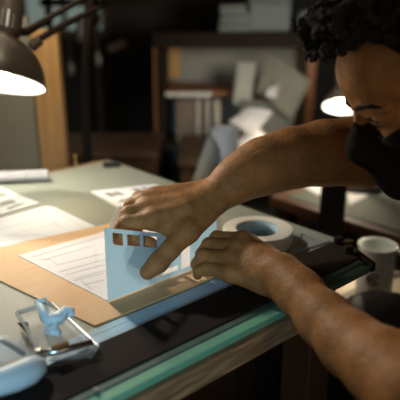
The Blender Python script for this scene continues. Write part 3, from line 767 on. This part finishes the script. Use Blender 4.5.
# dark storage box right behind the bench
a = W(.885, .55, -Z0)
cb_ = thing('dark_cabinet', W(1.0, 1.08, -Z0), 'low black cabinet standing behind the right end of workbench', 'cabinet', RZ)
link_mesh('body', box(-.10, .07, -.20, .22, 0, .70), M['darkwood'], cb_, bevel=.004)
link_mesh('door', box(.071, .082, -.19, .0, .05, .66), M['blackplastic'], cb_); link_mesh('door', box(.071, .082, .01, .21, .05, .66), M['blackplastic'], cb_)

# ================================================================== SHELF UNIT in the background
sy = 2.62
def X_(px, py=90, yy=sy): return Y(px, py, yy).x
def Z_(py, px=200, yy=sy): return Y(px, py, yy).z
sx0, sx1 = X_(154), X_(315)
sh = thing('shelf_unit', Vector(((sx0+sx1)/2, sy, 0)), 'open wooden shelf unit with grey back against the far wall', 'shelf')
def sb(x0, x1, y0, y1, z0, z1, name, m, bevel=.002): return link_mesh(name, box(x0-sh.location.x, x1-sh.location.x, y0-sy, y1-sy, z0, z1), m, sh, bevel=bevel)
ztop = Z_(40); zmid = Z_(92); zlow = Z_(146)
sb(sx0, X_(156.5), sy, sy+.04, 0, ztop-.0301, 'upright', M['orangewood'])
sb(X_(158.5), X_(166), sy+.0, sy+.32, 0, ztop-.0301, 'side_panel', M['black'])
sb(X_(306), sx1, sy, sy+.32, 0, ztop-.0301, 'upright', M['orangewood'])
sb(X_(168, 60, sy+.28), X_(181, 60, sy+.28), sy+.27, sy+.30, zmid+.02, ztop-.0301, 'inner_batten', M['pine'])
sb(sx0, X_(330), sy-.02, sy+.34, ztop-.03, ztop+.03, 'top_board', M['black'])
sb(X_(166), X_(236), sy-.03, sy+.27, zmid-.012, zmid+.006, 'middle_board', M['orangewood'])
sb(X_(166), X_(212), sy-.036, sy-.0305, zmid-.014, zmid+.004, 'board_edging', M['cardgrey'])
sb(X_(166), X_(305.8), sy-.0, sy+.30, zlow-.02, zlow, 'bottom_board', M['darkwood'])
sb(sx0+.03, sx1, sy+.322, sy+.335, .2, ztop-.0301, 'back_panel', M['backboard'])
# books
for px0, px1, hh, m, lab in ((176, 195, 45, 'book1', 'wide tan book, leftmost on the lower shelf'), (196.5, 200.5, 44, 'book2', 'thin cream book next to the wide tan book'),
                         (201.5, 205.5, 43, 'book3', 'thin brown book between two cream books'), (206, 209.5, 44, 'book2', 'cream book near the middle of the shelf row'), (214, 221, 42, 'book2', 'separate cream book at the right end of shelf row')):
    x0, x1 = X_(px0, 120), X_(px1, 120); H_ = Z_(96)-zlow-.012
    bk = thing('book', Vector((x0, sy+.03, zlow+.0005)), lab, 'book', group='books on the lower shelf')
    link_mesh('cover', box(0, x1-x0, 0, .17, 0, H_*(hh/45)), M[m], bk, bevel=.0015)
    link_mesh('pages', box(.003, x1-x0-.003, .005, .168, H_*(hh/45)+.0003, H_*(hh/45)+.002), M['paper'], bk)
# things on top of the shelf
bx_ = thing('storage_box', Vector((X_(271, 30), sy+.06, ztop+.0305)), 'blue grey storage box on top of the shelf unit', 'box')
w_ = X_(294, 30)-X_(252, 30)
link_mesh('body', box(-w_/2, w_/2, 0, .2, 0, .115), M['greybox'], bx_, bevel=.006); link_mesh('lid', box(-w_/2-.004, w_/2+.004, -.004, .204, .116, .135), M['greybox'], bx_, bevel=.004)
for i, (x0, x1, z) in enumerate(((219, 250, 0), (221, 253, .036), (220, 247, .072))):
    f_ = thing('paper_stack', Vector((X_(x0, 30), sy+.04, ztop+.0305+z)), ('bottom of three', 'middle of three', 'topmost of three')[i]+' grey folders stacked left of the storage box', 'folder', group='folders on the shelf')
    link_mesh('folder', box(0, X_(x1, 30)-X_(x0, 30), 0, .18, 0, .022), M['greybox'], f_, bevel=.003)
    link_mesh('spine', box(.002, X_(x1, 30)-X_(x0, 30)-.002, .004, .176, .0222, .0355), M['blackplastic'], f_)
jr = thing('round_jar', Vector((X_(306, 28), sy+.05, ztop+.0305)), 'dim grey round jar right of the storage box', 'jar')
link_mesh('glass_body', lathe([(0, 0), (.028, 0), (.030, .01), (.030, .07), (.022, .085), (0, .085)], 26), M['greybox'], jr, smooth=True); link_mesh('lid', lathe([(0, .0852), (.024, .0852), (.024, .10), (0, .10)], 26), M['black'], jr)

# leaning sheets and crumpled papers in front of the shelf, on the low bench
lowb = thing('low_bench', Vector((.22, 2.36, 0)), 'dark low bench in front of the shelf unit carrying loose papers', 'bench')
zb = Y(250, 148, 2.33).z
link_mesh('tabletop', box(-.30, .28, -.20, .20, zb-.03, zb), M['darkwood'], lowb, bevel=.003)
for x in (-.27, .25):
    for y in (-.16, .16): link_mesh('leg', box(x-.02, x+.02, y-.02, y+.02, 0, zb-.03), M['darkwood'], lowb)
def sheet(name, px, m, label, bend=.0, cat='paper', th=.002, N=10):
    """px: four corners as (x, y, world y)"""
    P4 = [Y(*p) for p in px]; c_ = P4[0]; bm = bmesh.new(); g_ = []
    nrm = (P4[1]-P4[0]).cross(P4[3]-P4[0]).normalized()
    for i in range(N+1):
        r_ = []
        for j in range(N+1):
            s, t = i/N, j/N
            p = (P4[0]*(1-s)+P4[1]*s)*(1-t)+(P4[3]*(1-s)+P4[2]*s)*t
            p = p+nrm*(bend*math.sin(PI*s)+bend*.5*math.sin(2.3*PI*t+s))
            r_.append(bm.verts.new(p-c_))
        g_.append(r_)
    for i in range(N):
        for j in range(N): bm.faces.new((g_[i][j], g_[i+1][j], g_[i+1][j+1], g_[i][j+1]))
    bmesh.ops.solidify(bm, geom=bm.faces[:], thickness=th)
    o = link_mesh(name, bm, m, loc=c_, smooth=True); return tag(o, label, cat)
sheet('card_offcut', [(233, 104, 2.47), (251, 106, 2.47), (256, 63, 2.56), (237, 62, 2.56)], M['cardgrey'], 'narrow pale grey card leaning upright inside the shelf', .003)
sheet('tracing_sheet', [(256, 92, 2.44), (291, 122, 2.38), (311, 82, 2.42), (266, 52, 2.52)], M['tracing'], 'large tilted grey tracing sheet leaning in front of the shelf', .012)
sheet('tracing_sheet', [(236, 145, 2.36), (290, 146, 2.36), (296, 104, 2.46), (240, 100, 2.46)], M['backboard'], 'dull grey sheet standing behind the crumpled papers', .01)
sheet('folded_paper', [(264, 96, 2.36), (276, 98, 2.37), (280, 82, 2.37), (270, 88, 2.36)], M['paper'], 'small bright folded paper piece on the tilted grey sheet', .006)
def crumple(px, py, yy, r, label, seed, sc=(1, .8, .55)):
    bm = bmesh.new(); bmesh.ops.create_icosphere(bm, subdivisions=3, radius=1); rg = np.random.RandomState(seed)
    dirs = rg.normal(size=(26, 3)); dirs /= np.linalg.norm(dirs, axis=1)[:, None]; am = rg.uniform(.5, 1.0, 26)
    for v in bm.verts:
        n_ = np.array(v.co.normalized()); k_ = np.min(am/np.maximum(dirs@n_, .28)); k_ = min(k_, 1.5)
        v.co = Vector(n_*k_*r); v.co.x *= sc[0]; v.co.y *= sc[1]; v.co.z *= sc[2]
    mz_ = min(v.co.z for v in bm.verts); p = Y(px, py, yy)
    o = link_mesh('crumpled_paper', bm, M['paper'], loc=(p.x, yy, zb+.0008-mz_)); tag(o, label, 'crumpled paper', ); return o
crumple(253, 128, 2.22, .085, 'large crumpled white paper heap behind the right forearm', 3, (1.15, .8, .72))
crumple(286, 130, 2.25, .062, 'smaller crumpled cream paper right of the large white heap', 8, (1.3, .8, .42))
sheet('loose_paper', [(228, 122, 2.14), (252, 137, 2.12), (273, 112, 2.16), (248, 108, 2.18)], M['paper'], 'bright loose paper lying tilted on the crumpled heap', .008)
# upright white roll and curling sheet behind the bench
rp = Y(224, 190, 1.62)
zr = Y(224, 128, 1.62).z
ur = thing('upright_paper_roll', Vector((rp.x, 1.62, 0)), 'tall pale blue paper roll standing on end behind the bench', 'paper roll')
bm = lathe([(.037, 0), (.039, .001), (.037, zr-.001), (.0345, zr), (.0335, zr-.02), (.0335, .002)], 34, closed=True); link_mesh('roll', bm, M['bluepaper'], ur, smooth=True)
link_mesh('end_cap', lathe([(0, zr-.03), (.0334, zr-.03), (.0334, zr-.026), (0, zr-.026)], 28), M['cardgrey'], ur)
sheet('curled_sheet', [(186, 196, 1.50), (214, 200, 1.50), (220, 150, 1.58), (208, 134, 1.58)], M['cardgrey'], 'slanted grey white sheet curling beside the upright paper roll', .012)

# ================================================================== dim things upper left of centre
hp0 = Y(92, 80, 2.0)
rk = thing('tool_rack', Vector((Y(92, 40, 2.6).x, 2.6, 0)), 'dim dark tool rack standing in the shadows behind the desk lamp', 'rack')
rx = rk.location.x
for dx in (-.17, .02): link_mesh('upright', box(dx-.012, dx+.012, -.012, .012, 0, 1.55), M['black'], rk)
link_mesh('crossbar', box(-.20, .30, -.012, .012, 1.30, 1.33), M['black'], rk)
for i, (px, y0, y1, w) in enumerate(((71, 62, 75, 4), (81, 18, 42, 6), (98, 52, 66, 4), (101, 14, 24, 3))):
    a, b = Y(px, y1, 2.57), Y(px, y0, 2.57)
    o = link_mesh('hand_tool', tube([(0, 0, 0), (.003, 0, (b.z-a.z)*.5), (0, 0, b.z-a.z), (0, .004, b.z-a.z+.006), (0, .0195, 1.305-a.z)], [w*.0036, w*.0040, w*.0018, .001, .001], n=12), M['smudge'], loc=a, smooth=True)
    tag(o, ('small dim grey tool hanging low beside the pine post', 'large dim grey tool hanging between lamp arm and dark pole', 'dim grey tool hanging right of the dark pole', 'short dim grey tool hanging highest at the dark pole')[i], 'tool')
pl = link_mesh('wall_plank', box(-.045, .045, 0, .02, -.015, .015), M['darkwood'], loc=Y(117, 46, 2.9)); pl.rotation_euler = (0, -.35, 0)
tag(pl, 'short brown plank hanging tilted in the dark background', 'plank')
# dark boxes under/behind the bench, lower middle background
dk = thing('dark_crate', Vector((-.28, 2.25, 0)), 'dark wooden crate in shadow behind the far bench corner', 'crate')
link_mesh('body', box(-.25, .12, -.15, .15, 0, .80), M['darkwood'], dk, bevel=.004); link_mesh('lid', box(-.26, .13, -.16, .16, .801, .825), M['darkwood'], dk, bevel=.003)
for z in (.2, .45, .68): link_mesh('slat', box(-.25, .12, -.162, -.151, z-.03, z+.03), M['darkwood'], dk)

# ================================================================== WORLD, CAMERA
wd = bpy.data.worlds.new('room'); S.world = wd; wd.use_nodes = True
wd.node_tree.nodes['Background'].inputs[0].default_value = (.75, .62, .50, 1); wd.node_tree.nodes['Background'].inputs[1].default_value = .36
cam = bpy.data.cameras.new('camera'); co_ = bpy.data.objects.new('camera', cam); COL.objects.link(co_)
co_.location = (0, 0, CZ); co_.rotation_euler = (PI/2-PITCH, 0, 0)
cam.sensor_width = 36; cam.lens = F/400*36
cam.dof.use_dof = True; cam.dof.focus_distance = .90; cam.dof.aperture_fstop = 3.2; cam.clip_start = .02
S.camera = co_
S.view_settings.view_transform = 'Standard'; S.view_settings.look = 'None'; S.view_settings.exposure = 0; S.view_settings.gamma = 1
